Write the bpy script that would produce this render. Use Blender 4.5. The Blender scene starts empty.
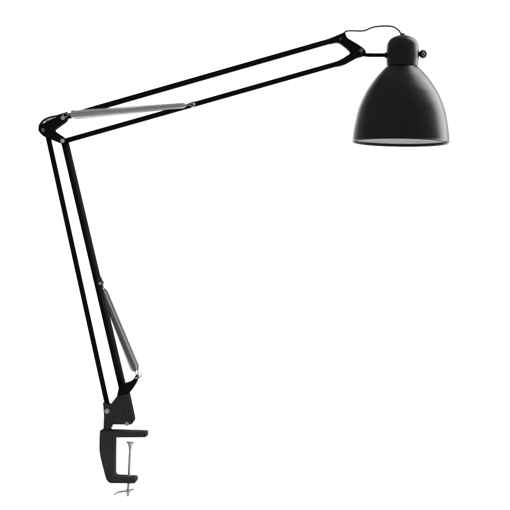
import bpy, bmesh, math, random
from mathutils import Vector, Matrix

random.seed(4)
S = 0.0016                     # metres per drawing unit (lamp is drawn flat in the X-Z plane, d = depth)
sc = bpy.context.scene
COL = sc.collection
sc.render.engine = 'CYCLES'
sc.cycles.use_denoising = True
sc.cycles.max_bounces = 8


def P(x, y, d=0.0):
    return Vector(((x - 255) * S, d * S, (255 - y) * S))


# ------------------------------------------------------------------ materials
def mat(name, col, rough, metal=0.0, spec=0.5, rvar=0.0, bump=0.0, bscale=900, coat=0.0, cvar=0.0):
    m = bpy.data.materials.new(name)
    m.use_nodes = True
    nt = m.node_tree
    b = nt.nodes['Principled BSDF']
    b.inputs['Base Color'].default_value = (*col, 1)
    b.inputs['Roughness'].default_value = rough
    b.inputs['Metallic'].default_value = metal
    b.inputs['Specular IOR Level'].default_value = spec
    b.inputs['Coat Weight'].default_value = coat
    tc = nt.nodes.new('ShaderNodeTexCoord')
    if rvar or cvar:
        n = nt.nodes.new('ShaderNodeTexNoise')
        n.inputs['Scale'].default_value = 45
        n.inputs['Detail'].default_value = 5
        nt.links.new(tc.outputs['Object'], n.inputs['Vector'])
        mr = nt.nodes.new('ShaderNodeMapRange')
        mr.inputs['To Min'].default_value = rough - rvar
        mr.inputs['To Max'].default_value = rough + rvar
        nt.links.new(n.outputs['Fac'], mr.inputs['Value'])
        nt.links.new(mr.outputs['Result'], b.inputs['Roughness'])
        if cvar:
            r = nt.nodes.new('ShaderNodeMix')
            r.data_type = 'RGBA'
            r.inputs['A'].default_value = (*[c * (1 - cvar) for c in col], 1)
            r.inputs['B'].default_value = (*[c * (1 + cvar) for c in col], 1)
            nt.links.new(n.outputs['Fac'], r.inputs['Factor'])
            nt.links.new(r.outputs['Result'], b.inputs['Base Color'])
    if bump:
        n2 = nt.nodes.new('ShaderNodeTexNoise')
        n2.inputs['Scale'].default_value = bscale
        n2.inputs['Detail'].default_value = 2
        nt.links.new(tc.outputs['Object'], n2.inputs['Vector'])
        bp = nt.nodes.new('ShaderNodeBump')
        bp.inputs['Strength'].default_value = bump
        bp.inputs['Distance'].default_value = 0.0002
        nt.links.new(n2.outputs['Fac'], bp.inputs['Height'])
        nt.links.new(bp.outputs['Normal'], b.inputs['Normal'])
    return m


BLACK = mat('black_enamel', (0.0066, 0.0056, 0.0034), 0.34, spec=0.3, rvar=0.04, bump=0.08, bscale=700, cvar=0.2)
RODM = mat('black_rod_paint', (0.006, 0.0058, 0.0054), 0.5, spec=0.08, rvar=0.06, bump=0.08, cvar=0.2)
CAST = mat('black_cast_paint', (0.066, 0.061, 0.059), 0.75, spec=0.0, rvar=0.08, bump=0.35, bscale=420, cvar=0.3)
PLATE = mat('black_sheet_paint', (0.056, 0.052, 0.050), 0.6, spec=0.04, rvar=0.08, bump=0.2, bscale=500, cvar=0.3)
STEEL = mat('spring_steel', (0.64, 0.625, 0.625), 0.42, metal=1.0, rvar=0.06)
DSTEEL = mat('dark_spring_steel', (0.30, 0.29, 0.29), 0.45, metal=1.0, rvar=0.06)
ZINC = mat('zinc_plate', (0.62, 0.61, 0.60), 0.36, metal=1.0, rvar=0.08)
PIN = mat('nickel_rivet', (0.62, 0.61, 0.60), 0.45, metal=0.55, rvar=0.05)
CABLE = mat('cable_sheath', (0.085, 0.082, 0.08), 0.5, bump=0.1)
LINING = mat('white_enamel', (0.85, 0.85, 0.84), 0.4, rvar=0.05)
PAPER = mat('white_paper', (0.88, 0.88, 0.88), 0.9, spec=0.1)


# ------------------------------------------------------------------ mesh helpers
def obj(name, bm, m, parent=None, smooth=True, bevel=0.0, segs=2):
    bmesh.ops.recalc_face_normals(bm, faces=bm.faces[:])
    me = bpy.data.meshes.new(name)
    bm.to_mesh(me)
    bm.free()
    me.materials.append(m)
    for p in me.polygons:
        p.use_smooth = smooth
    o = bpy.data.objects.new(name, me)
    COL.objects.link(o)
    if parent is not None:
        o.parent = parent
        o.matrix_parent_inverse = parent_world(parent).inverted()
    if bevel:
        b = o.modifiers.new('bevel', 'BEVEL')
        b.width = bevel * S
        b.segments = segs
        b.limit_method = 'ANGLE'
        b.angle_limit = math.radians(35)
        b.harden_normals = True
    return o


def parent_world(o):
    m = o.matrix_basis.copy()
    while o.parent is not None:
        m = o.parent.matrix_basis @ o.matrix_parent_inverse @ m if o.parent else m
        o = o.parent
    return m


def add_prism(bm, pts, d0, d1, mtx=None):
    f = [bm.verts.new(P(x, y, d0)) for x, y in pts]
    b = [bm.verts.new(P(x, y, d1)) for x, y in pts]
    n = len(pts)
    bm.faces.new(f)
    bm.faces.new(b[::-1])
    for i in range(n):
        bm.faces.new((f[i], b[i], b[(i + 1) % n], f[(i + 1) % n]))
    if mtx:
        for v in f + b:
            v.co = mtx @ v.co


def smooth_poly(pts, rad, n=5):
    """round the corners of a polygon; pts may carry own radius as third item"""
    out = []
    N = len(pts)
    for i in range(N):
        p = Vector(pts[i][:2]); a = Vector(pts[i - 1][:2]); c = Vector(pts[(i + 1) % N][:2])
        r = pts[i][2] if len(pts[i]) > 2 else rad
        la, lc = (a - p).length, (c - p).length
        t = min(r, la * .45, lc * .45)
        s = p + (a - p) / la * t
        e = p + (c - p) / lc * t
        for k in range(n + 1):
            u = k / n
            q = s * (1 - u) ** 2 + p * 2 * u * (1 - u) + e * u * u
            out.append((q.x, q.y))
    return out


def spline(pts, n=10):
    out = []
    m = len(pts)
    for i in range(m - 1):
        p0 = pts[max(i - 1, 0)]; p1 = pts[i]; p2 = pts[i + 1]; p3 = pts[min(i + 2, m - 1)]
        for k in range(n):
            t = k / n
            out.append(0.5 * ((2 * p1) + (p2 - p0) * t + (2 * p0 - 5 * p1 + 4 * p2 - p3) * t * t
                              + (3 * p1 - p0 - 3 * p2 + p3) * t ** 3))
    out.append(pts[-1])
    return out


def add_tube(bm, path, r, n=10, cap=True, profile=None, side=None):
    """sweep a circle (or a profile list of (u,v) in metres) along a path"""
    rings = []
    T0 = (path[1] - path[0]).normalized()
    if side is None:
        side = Vector((0, 1, 0))
    u = (side - T0 * side.dot(T0)).normalized()
    for i, p in enumerate(path):
        if i == 0: T = path[1] - path[0]
        elif i == len(path) - 1: T = path[-1] - path[-2]
        else: T = path[i + 1] - path[i - 1]
        T.normalize()
        u = (u - T * u.dot(T)).normalized()
        v = T.cross(u)
        rr = r[i] if isinstance(r, (list, tuple)) else r
        if profile:
            rings.append([bm.verts.new(p + u * a + v * b) for a, b in profile])
        else:
            rings.append([bm.verts.new(p + u * rr * math.cos(2 * math.pi * k / n) + v * rr * math.sin(2 * math.pi * k / n)) for k in range(n)])
    n = len(rings[0])
    for a, b in zip(rings, rings[1:]):
        for k in range(n):
            bm.faces.new((a[k], a[(k + 1) % n], b[(k + 1) % n], b[k]))
    if cap:
        bm.faces.new(rings[0][::-1])
        bm.faces.new(rings[-1])


def add_lathe(bm, prof, mtx, n=64):
    """prof: (r, h) in metres about local Z; placed by mtx"""
    rings = []
    for r, h in prof:
        if r < 1e-7:
            rings.append([bm.verts.new(mtx @ Vector((0, 0, h)))])
        else:
            rings.append([bm.verts.new(mtx @ Vector((r * math.cos(2 * math.pi * k / n), r * math.sin(2 * math.pi * k / n), h))) for k in range(n)])
    for a, b in zip(rings, rings[1:]):
        for k in range(n):
            k2 = (k + 1) % n
            if len(a) == 1 and len(b) == 1: continue
            if len(a) == 1: bm.faces.new((a[0], b[k2], b[k]))
            elif len(b) == 1: bm.faces.new((a[k], a[k2], b[0]))
            else: bm.faces.new((a[k], a[k2], b[k2], b[k]))


def rod_profile(w, d, c=0.35):
    """rounded rectangle: w in picture plane, d in depth (drawing units)"""
    out = []
    hw, hd = w * S / 2, d * S / 2
    r = min(hw, hd) * c
    for cx, cy, a0 in ((1, 1, 0), (-1, 1, 90), (-1, -1, 180), (1, -1, 270)):
        for k in range(4):
            a = math.radians(a0 + 30 * k)
            out.append((cx * (hd - r) + r * math.cos(a), cy * (hw - r) + r * math.sin(a)))
    return out


def frame(z, origin):
    z = z.normalized()
    x = Vector((0, 1, 0)) if abs(z.y) < .9 else Vector((1, 0, 0))
    x = (x - z * x.dot(z)).normalized()
    y = z.cross(x)
    m = Matrix((x, y, z)).transposed().to_4x4()
    m.translation = origin
    return m


def add_dome(bm, c, r, h, z, n=24):
    prof = [(r * S, -h * S * .8), (r * S, 0)] + [(r * S * math.cos(a), h * S * math.sin(a)) for a in [math.radians(t) for t in (20, 40, 60, 78)]] + [(0, h * S)]
    add_lathe(bm, prof, frame(z, c), n)


def rod(name, a, b, w, d, m, parent):
    bm = bmesh.new()
    path = [a.lerp(b, t / 6) for t in range(7)]
    add_tube(bm, path, 0, profile=rod_profile(w, d))
    return obj(name, bm, m, parent, bevel=0)


def rivet(c, r, parent, h=None, m=None):
    """steel pivot pin head facing the viewer's side"""
    bm = bmesh.new()
    R = r * S
    H = (h or r * .55) * S
    add_lathe(bm, [(0, -.8 * H), (R * 1.12, -.8 * H), (R * 1.12, .12 * H), (R * 1.02, .24 * H), (R * .86, .24 * H), (R * .80, .5 * H), (R * .70, .78 * H), (R * .5, .95 * H), (R * .26, H), (0, H)], frame(Vector((0, -1, 0)), c), 28)
    return obj('rivet', bm, m or PIN, parent)


def spring(a, b, rad, rad2, wire, pitch, m, parent, hook_a=8, hook_b=8, taper=3):
    """a close-wound coil spring with a hooked straight end at both ends"""
    L = (b - a).length
    ax = (b - a).normalized()
    u = Vector((0, 1, 0)); u = (u - ax * u.dot(ax)).normalized()
    v = ax.cross(u)
    ha, hb = hook_a * S, hook_b * S
    body = L - ha - hb
    turns = body / (pitch * S)
    step = 12
    N = int(turns * step)
    path = [a, a + ax * (ha * .55)]
    for i in range(N + 1):
        ang = 2 * math.pi * i / step
        k = min(1, (i + 2) / (taper * step), (N - i + 2) / (taper * step))
        path.append(a + ax * (ha + body * i / N) + (u * math.cos(ang) + v * math.sin(ang)) * (rad + (rad2 - rad) * i / N) * S * (0.35 + 0.65 * k))
    path += [b - ax * (hb * .55), b]
    bm = bmesh.new()
    add_tube(bm, path, wire * S, n=6)
    # eyes at the two ends
    for c, s in ((a, -1), (b, 1)):
        R = 1.9 * S
        ring = [c + ax * s * R + (ax * math.cos(t) + v * math.sin(t)) * R for t in [math.pi * (1 if s > 0 else 0) + 2 * math.pi * k / 16 for k in range(16)]]
        add_tube(bm, ring, wire * S, n=6)
    return obj('tension_spring', bm, m, parent)


# ------------------------------------------------------------------ the lamp
lamp = bpy.data.objects.new('desk_lamp', None)
COL.objects.link(lamp)
lamp.location = P(108, 428, 0)
lamp.empty_display_size = 0.05
lamp['label'] = 'black spring balanced desk lamp with bell shade, parallel arms and table clamp, against plain white'
lamp['category'] = 'desk lamp'

# ---- clamp: cast C-shaped body, slightly turned
piv = P(108, 455, 0)
TURN = Matrix.Translation(piv) @ Matrix.Rotation(math.radians(-4), 4, 'Z') @ Matrix.Translation(-piv)
outline = smooth_poly([(101, 429.6, .8), (147.6, 430.6, 1.2), (147.6, 436, 1.2), (115.4, 436.6, 2.0), (115.2, 475.2, 3.5),
                       (137.2, 476, 2.2), (137.2, 482, 2.6), (110.5, 482, 5), (107.2, 478, 3), (100.2, 451, 8)], 1)
bm = bmesh.new()
add_prism(bm, outline, -8, 8, TURN)
clamp = obj('clamp', bm, CAST, lamp, bevel=.8, segs=3)
# socket collar on top of the clamp for the lamp's spindle
bm = bmesh.new()
add_lathe(bm, [(0, -.2 * S), (4.6 * S, -.2 * S), (4.6 * S, .9 * S), (4.1 * S, 1.3 * S), (0, 1.3 * S)], Matrix.Translation(P(107.6, 429.5, 0)), 32)
obj('collar', bm, CAST, clamp)
# screw: pad, threaded rod, wing handle
sa, sb = P(130.4, 444), P(127.9, 495.5)
ax = (sb - sa).normalized()
bm = bmesh.new()
prof = []
L = (sb - sa).length
n = int(L / S / 1.1)
for i in range(n + 1):
    h = L * i / n
    prof += [(1.25 * S, h), (1.5 * S, h + .3 * S), (1.5 * S, h + .55 * S), (1.25 * S, h + .85 * S)]
add_lathe(bm, [(0, -.1 * S)] + prof + [(0, L + S)], frame(ax, sa), 16)
scr = obj('clamp_screw', bm, ZINC, clamp)
bm = bmesh.new()
add_lathe(bm, [(0, -2.6 * S), (3.9 * S, -2.6 * S), (4.3 * S, -2.2 * S), (4.2 * S, -1.6 * S), (2.5 * S, .2 * S), (1.9 * S, 2.4 * S), (1.7 * S, 3.6 * S), (0, 3.6 * S)], frame(ax, sa), 32)
obj('pressure_pad', bm, ZINC, clamp)
bm = bmesh.new()
hp = spline([P(113.8, 495.2, 3), P(118, 492.6, 1.5), P(123, 491.6, .5), P(127.9, 491.0, 0), P(131, 489.8, -.5), P(134.2, 488.8, -1.5)], 6)
rr = [(.75 + .35 * math.sin(math.pi * i / (len(hp) - 1))) * S for i in range(len(hp))]
add_tube(bm, hp, rr, n=10)
add_lathe(bm, [(0, -2.2 * S), (1.7 * S, -2.2 * S), (2.1 * S, -1 * S), (2.1 * S, 1.6 * S), (1.6 * S, 2.6 * S), (0, 2.6 * S)], frame(ax, P(128.1, 491.2)), 20)
obj('wing_handle', bm, ZINC, clamp)

# ---- base bracket: folded sheet with two cheeks
cheek = smooth_poly([(103.6, 401, 1.5), (110.5, 404.5, 1), (118.2, 394.5, 2), (120.6, 390.0, 2), (128.4, 390, 1),
                     (129.6, 393.6, 1.5), (135.2, 420, 2.5), (132, 424, 2), (113, 423.6, 1), (111.6, 428.2, .8), (104.2, 428.2, .8), (104.6, 414, 2)], 1)
bm = bmesh.new()
add_prism(bm, cheek, -7.5, -5.7)
base = obj('base_bracket', bm, PLATE, lamp, bevel=.35)
bm = bmesh.new()
add_prism(bm, cheek, 5.7, 7.5)
obj('cheek_plate', bm, PLATE, base, bevel=.35)
# dark arm carrying the springs, one on each cheek
ear = smooth_poly([(117.6, 395.5, 1.5), (119.6, 386.4, 2), (124.2, 383.4, 2), (129.0, 382.2, 2), (133.6, 379.4, 3), (136.6, 374.4, 1.2),
                   (139.0, 376.0, 1.2), (136.6, 383.0, 2), (133.0, 388.4, 2), (129.9, 392.8, 2), (121.5, 394.6, 2)], 1)
bm = bmesh.new()
add_prism(bm, ear, -8.8, -7.45)
obj('spring_arm', bm, RODM, base, bevel=.35)
bm = bmesh.new()
add_prism(bm, ear, 7.45, 8.8)
obj('spring_arm', bm, RODM, base, bevel=.35)
# folded web at the right, and the raised rib along the cheek
bm = bmesh.new()
add_prism(bm, [(128.0, 393.5), (129.6, 393.2), (134.8, 419.5), (133.2, 420.2)], -5.6, 5.6)
obj('web_plate', bm, mat('matte_black', (0.012, 0.011, 0.011), 0.7, spec=0.0, bump=0.1), base, bevel=.2)
bm = bmesh.new()
add_prism(bm, smooth_poly([(124.0, 394), (126.2, 393.6), (130.6, 419.6), (128.2, 420)], .8), -8.5, -7.4)
obj('stiffening_rib', bm, PLATE, base, bevel=.45)
bm = bmesh.new()
add_prism(bm, smooth_poly([(112.4, 407.6), (119.6, 398.4), (121, 399.6), (113.9, 408.8)], .6), -8.1, -7.4)
obj('stiffening_rib', bm, PLATE, base, bevel=.3)
rivet(P(107.8, 410.2, -7.5), 2.3, base, h=1.6)
rivet(P(127.6, 423.0, -7.5), 1.9, base, h=1.4)
rivet(P(123.0, 390.5, -8.8), 1.3, base, m=RODM)
bm = bmesh.new()
add_lathe(bm, [(0, -10 * S), (1.0 * S, -10 * S), (1.0 * S, 17 * S), (0, 17 * S)], frame(Vector((0, 1, 0)), P(136.9, 377.2)), 16)
obj('spring_pin', bm, ZINC, base)
bm = bmesh.new()                                        # spindle standing in the clamp
add_lathe(bm, [(0, 0), (3.0 * S, 0), (3.0 * S, 5.5 * S), (0, 5.5 * S)], Matrix.Translation(P(107.6, 429.2)), 24)
obj('spindle', bm, ZINC, base)

# ---- lower arm: outer rod, inner rod and the rod lying beside it
rod('arm_rod', P(46.2, 128), P(108.8, 411), 5.0, 5, RODM, lamp)
rod('arm_rod', P(62.9, 139.5), P(122.2, 392.5), 4.7, 5.2, RODM, lamp)
side_rod = rod('side_rod', P(66.0, 139.8, 1.5), P(125.2, 391, 1.5), 4.1, 4.2, PLATE, lamp)
# hook clip holding the springs
bm = bmesh.new()
add_prism(bm, smooth_poly([(97.0, 277.0), (100.9, 276.2), (102.9, 282.2), (102.4, 285.4), (99.0, 285.0)], 1.2), -4.2, 4.4)
clip = obj('spring_clip', bm, PLATE, side_rod, bevel=.4)
rivet(P(100.4, 283.4, -4.2), 1.2, side_rod, h=.9)
spring(P(99.4, 285.0, 5.2), P(136.0, 375.6, 6.0), 2.2, 3.7, .54, 1.24, DSTEEL, lamp, 5, 4)
spring(P(101.2, 284.6, -1.8 + 14.0), P(137.2, 375.2, 16), 2.2, 3.7, .54, 1.24, DSTEEL, lamp, 5, 4)

# ---- elbow bracket: V of two cheeks with pins
vee = smooth_poly([(39.4, 127, 3), (42.2, 124.4, 2), (60.8, 115.8, 2), (65.4, 113.8, 2), (68.4, 116.4, 2.2), (67.2, 121.2, 2.4), (62.5, 124.6, 2),
                   (54.2, 130.6, 2.5), (63.8, 136.8, 2), (67.2, 140.8, 2.2), (64.8, 145.0, 2.4), (60.8, 143.6, 2), (50.4, 139.2, 2), (43.6, 136.6, 3), (39.4, 132, 3)], 2)
bm = bmesh.new()
add_prism(bm, vee, -5.0, -3.2)
elbow = obj('elbow_bracket', bm, RODM, lamp, bevel=.5)
bm = bmesh.new()
add_prism(bm, vee, 3.2, 5.0)
obj('cheek_plate', bm, RODM, elbow, bevel=.5)
rivet(P(63.6, 118.2, -5.0), 2.0, elbow, h=1.3)
rivet(P(43.8, 130.4, -5.0), 1.7, elbow, h=.9, m=mat('worn_rivet', (.2, .2, .2), .45, metal=.6))
rivet(P(63.0, 141.2, -5.0), 2.0, elbow, h=1.3)
# bright strap looping round the back of the joint
bm = bmesh.new()
loop = spline([P(39.6, 131.5, 1), P(39.9, 125.5, 1), P(44.0, 120.2, 1), P(50.5, 117.2, 1), P(57.5, 115.8, 1), P(63.5, 113.9, 1), P(67.6, 112.6, 1)], 8)
add_tube(bm, loop, 0, profile=rod_profile(1.5, 8))
obj('strap', bm, PLATE, elbow)
# spacer bush carried inside the loop
bm = bmesh.new()
add_prism(bm, smooth_poly([(45.4, 120.9), (54.6, 117.5), (54.8, 119.4), (45.4, 123.8)], 1), -1.5, 2.5)
obj('bush', bm, PIN, elbow, bevel=.4)

# ---- upper arm
rod('arm_rod', P(63, 117.8), P(344.0, 37.2), 5.4, 5, RODM, lamp)
low = rod('arm_rod', P(62.4, 141.8), P(341, 62.8), 5.0, 5, RODM, lamp)
bm = bmesh.new()
add_prism(bm, smooth_poly([(189.8, 102.7), (195.0, 101.4), (196.4, 105.4), (191.2, 107.6)], 1.6), -4.4, 3.4)
obj('spring_clip', bm, PLATE, low, bevel=.4)
rivet(P(194.0, 104.6, -4.4), 1.2, low, h=.9)
spring(P(68.4, 115.6, -8.0), P(190.6, 105.4, -5.4), 3.6, 2.5, .5, 1.06, STEEL, lamp, 3, 4)
spring(P(68.4, 115.8, 8.0), P(190.6, 104.6, 5.4), 3.3, 2.5, .5, 1.06, STEEL, lamp, 3, 4)
bm = bmesh.new()                                        # pin on the elbow that carries the spring eyes
add_lathe(bm, [(0, -11 * S), (1.0 * S, -11 * S), (1.0 * S, 11 * S), (0, 11 * S)], frame(Vector((0, 1, 0)), P(66.6, 115.8)), 16)
add_dome(bm, P(73.6, 112.6, -6), 1.9, 1.2, Vector((0, -1, 0)))
obj('spring_pin', bm, RODM, elbow)

# ---- head bracket
hb = smooth_poly([(327.5, 39.6, 3), (342.4, 33.4, 2), (344.4, 32.2, 1.2), (345.2, 34.0, 1.5), (346.8, 38.2, 2), (358.6, 45.2, 4), (364.2, 49.2, 3), (366.2, 53.0, 2.5),
                  (362.6, 57.0, 3), (357.0, 58.0, 3), (343.6, 65.6, 5), (333.0, 67.6, 2), (332.6, 63.2, 2), (341.0, 59.8, 4), (350.6, 53.4, 3),
                  (347.4, 49.8, 3), (339.6, 43.6, 3), (336.0, 43.0, 2), (328.4, 44.6, 2)], 2)
bm = bmesh.new()
add_prism(bm, hb, -4.0, 4.0)
head = obj('head_bracket', bm, RODM, lamp, bevel=1.0, segs=3)
rivet(P(361.0, 51.2, -4.0), 1.9, head, h=1.1, m=mat('dull_rivet', (.16, .16, .15), .45, metal=.5))
rivet(P(340.4, 39.4, -4.0), 1.4, head, h=.8, m=mat('black_rivet', (.05, .05, .05), .45, metal=.3))

# ---- stem that carries the head
bm = bmesh.new()
add_tube(bm, [P(362, 54.6), P(370, 55.1), P(392, 55.2)], 2.0 * S, n=16)
add_lathe(bm, [(0, -1.6 * S), (2.9 * S, -1.4 * S), (3.0 * S, 1.4 * S), (0, 1.6 * S)], frame(Vector((1, 0, 0)), P(386.4, 55.2)), 24)
obj('stem', bm, RODM, lamp)

# ---- bell shade with lining, cap, knob
TILT = Matrix.Translation(P(402.3, 66.5)) @ Matrix.Rotation(math.radians(1.2), 4, 'Y')
ys = [(15.7, 0), (17.4, 1.4), (19.7, 3.6), (22.4, 6.6), (26.6, 11.4), (31.0, 17.4), (34.8, 23.2), (37.9, 28.9), (42.7, 40.5), (45.8, 53.5), (47.6, 64.5), (48.2, 70.5), (48.4, 74.4)]
pts = spline([Vector((r, h, 0)) for r, h in ys], 5)
prof = [(p.x * S, -p.y * S) for p in pts]
bm = bmesh.new()
# outer skin, rolled rim, back up the inside a little
rim = [(48.3 + .75 * math.sin(a) - .1, 75.0 + .85 * (1 - math.cos(a)) * .9) for a in [math.radians(t) for t in (20, 60, 100, 140, 180, 220, 260)]]
inner = [(max(p.x - 1.1, 1), p.y + .25) for p in pts][::-1]
full = prof + [(r * S, -h * S) for r, h in rim] + [(46.95 * S, -74.8 * S), (46.9 * S, -74.1 * S), (46.8 * S, -73.5 * S)]
add_lathe(bm, full, TILT, 128)
shade = obj('shade', bm, BLACK, lamp)
bm = bmesh.new()
add_lathe(bm, [(46.85 * S, -73.6 * S)] + [(r * S, -h * S) for r, h in inner if h < 73.0], TILT, 128)
obj('shade_lining', bm, LINING, shade)
capp = [(0, 31.8), (3.0, 31.5), (6.2, 30.6), (9.6, 29.2), (12.4, 27.5), (14.4, 25.4), (15.7, 22.4), (16.2, 19), (16.5, 15), (16.6, 11), (16.4, 7.4), (16.1, 4.2), (15.8, 1.6), (15.7, .6), (14.8, -.6), (13, -1.5)]
cp = spline([Vector((r, h, 0)) for r, h in capp], 5)
bm = bmesh.new()
add_lathe(bm, [(max(p.x, 0) * S, p.y * S) for p in cp], TILT, 96)
cap = obj('socket_cap', bm, BLACK, lamp)
bm = bmesh.new()                                        # cable gland on the crown
add_lathe(bm, [(0, 30.6 * S), (2.6 * S, 30.6 * S), (2.5 * S, 32.2 * S), (1.7 * S, 33.2 * S), (0, 33.2 * S)], TILT @ Matrix.Translation((-.3 * S, 0, 0)), 24)
obj('cable_gland', bm, BLACK, cap)
bm = bmesh.new()                                        # switch knob with a dished face
mk = frame(Vector((.62, -.78, 0)), P(423.0, 54.4, -3))
add_lathe(bm, [(0, -4.5 * S), (2.0 * S, -4.5 * S), (2.4 * S, -3 * S), (3.7 * S, -2.6 * S), (4.3 * S, -1.2 * S), (4.2 * S, .7 * S), (3.5 * S, 1.5 * S), (2.5 * S, 1.3 * S), (1.8 * S, .8 * S), (0, .7 * S)], mk, 40)
add_tube(bm, [P(414, 54.4, 0), P(422, 54.4, -1.5)], 2.0 * S, n=14)
knob = obj('knob', bm, BLACK, lamp)
bm = bmesh.new()
add_dome(bm, mk @ Vector((0, 0, .75 * S)), 1.7, .7, Vector((.62, -.78, 0)))
obj('knob_face', bm, mat('worn_bakelite', (.09, .055, .05), .45), knob)

# ---- cable from the head bracket to the cap
bm = bmesh.new()
cab = spline([P(343.5, 33.6, 1), P(346.4, 31.2, 0), P(352, 30.8), P(359, 31.0), P(364.5, 30.6), P(369.5, 28.6), P(374.5, 26.9), P(381, 26.2), P(388, 26.1), P(393.5, 26.9), P(397.8, 29.6), P(400.6, 33.0), P(402.2, 36.0)], 8)
add_tube(bm, cab, 0.95 * S, n=10)
obj('cable', bm, CABLE, lamp)

# ------------------------------------------------------------------ seamless white paper sweep
bm = bmesh.new()
prof = [(-0.9, -0.95), (0.0, -0.95), (1.0, -0.95), (2.1, -0.95)]
R = 1.2
for k in range(1, 13):
    a = math.radians(90 * k / 12)
    prof.append((2.1 + R * math.sin(a), -0.95 + R * (1 - math.cos(a))))
prof += [(3.3, 1.0), (3.3, 1.8), (3.3, 2.6)]
W = 3.2
rows = [[bm.verts.new((x, y, z)) for x in (-W, -W / 2, 0, W / 2, W)] for y, z in prof]
for a, b in zip(rows, rows[1:]):
    for k in range(4):
        bm.faces.new((a[k], a[k + 1], b[k + 1], b[k]))
back = obj('backdrop', bm, PAPER)
back['kind'] = 'structure'

# ------------------------------------------------------------------ light
def area(name, loc, target, sx, sy, power, spread=180, col=(1, 1, 1)):
    l = bpy.data.lights.new(name, 'AREA')
    l.shape = 'RECTANGLE'; l.size = sx; l.size_y = sy
    l.spread = math.radians(spread)
    l.energy = power; l.color = col
    o = bpy.data.objects.new(name, l)
    COL.objects.link(o)
    o.location = loc
    o.rotation_euler = (Vector(target) - Vector(loc)).to_track_quat('-Z', 'Y').to_euler()
    return o


area('softbox', (0.94, 0.32, 0.66), (0.23, 0.0, 0.26), 0.60, 1.40, 18.5)
area('backdrop_light', (-0.8, 2.1, 2.4), (-0.6, 3.2, 0.1), 1.2, 0.5, 72, 112)
area('backdrop_light', (0.8, 2.1, 2.4), (0.6, 3.2, 0.1), 1.2, 0.5, 72, 112)

w = bpy.data.worlds.new('World')
sc.world = w
w.use_nodes = True
bg = w.node_tree.nodes['Background']
bg.inputs['Color'].default_value = (1, 1, 1, 1)
bg.inputs['Strength'].default_value = 0.36

# ------------------------------------------------------------------ camera
cam = bpy.data.cameras.new('camera')
co = bpy.data.objects.new('camera', cam)
COL.objects.link(co)
D = 1360 * S
co.location = (0, -D, 0)
co.rotation_euler = (math.radians(90), 0, 0)
cam.sensor_width = 36
cam.lens = 36 * D / (510 * S)
cam.clip_end = 100
sc.camera = co

vs = sc.view_settings
sc.display_settings.display_device = 'sRGB'
vs.view_transform = 'Standard'
vs.look = 'None'
vs.exposure = 0
vs.gamma = 1
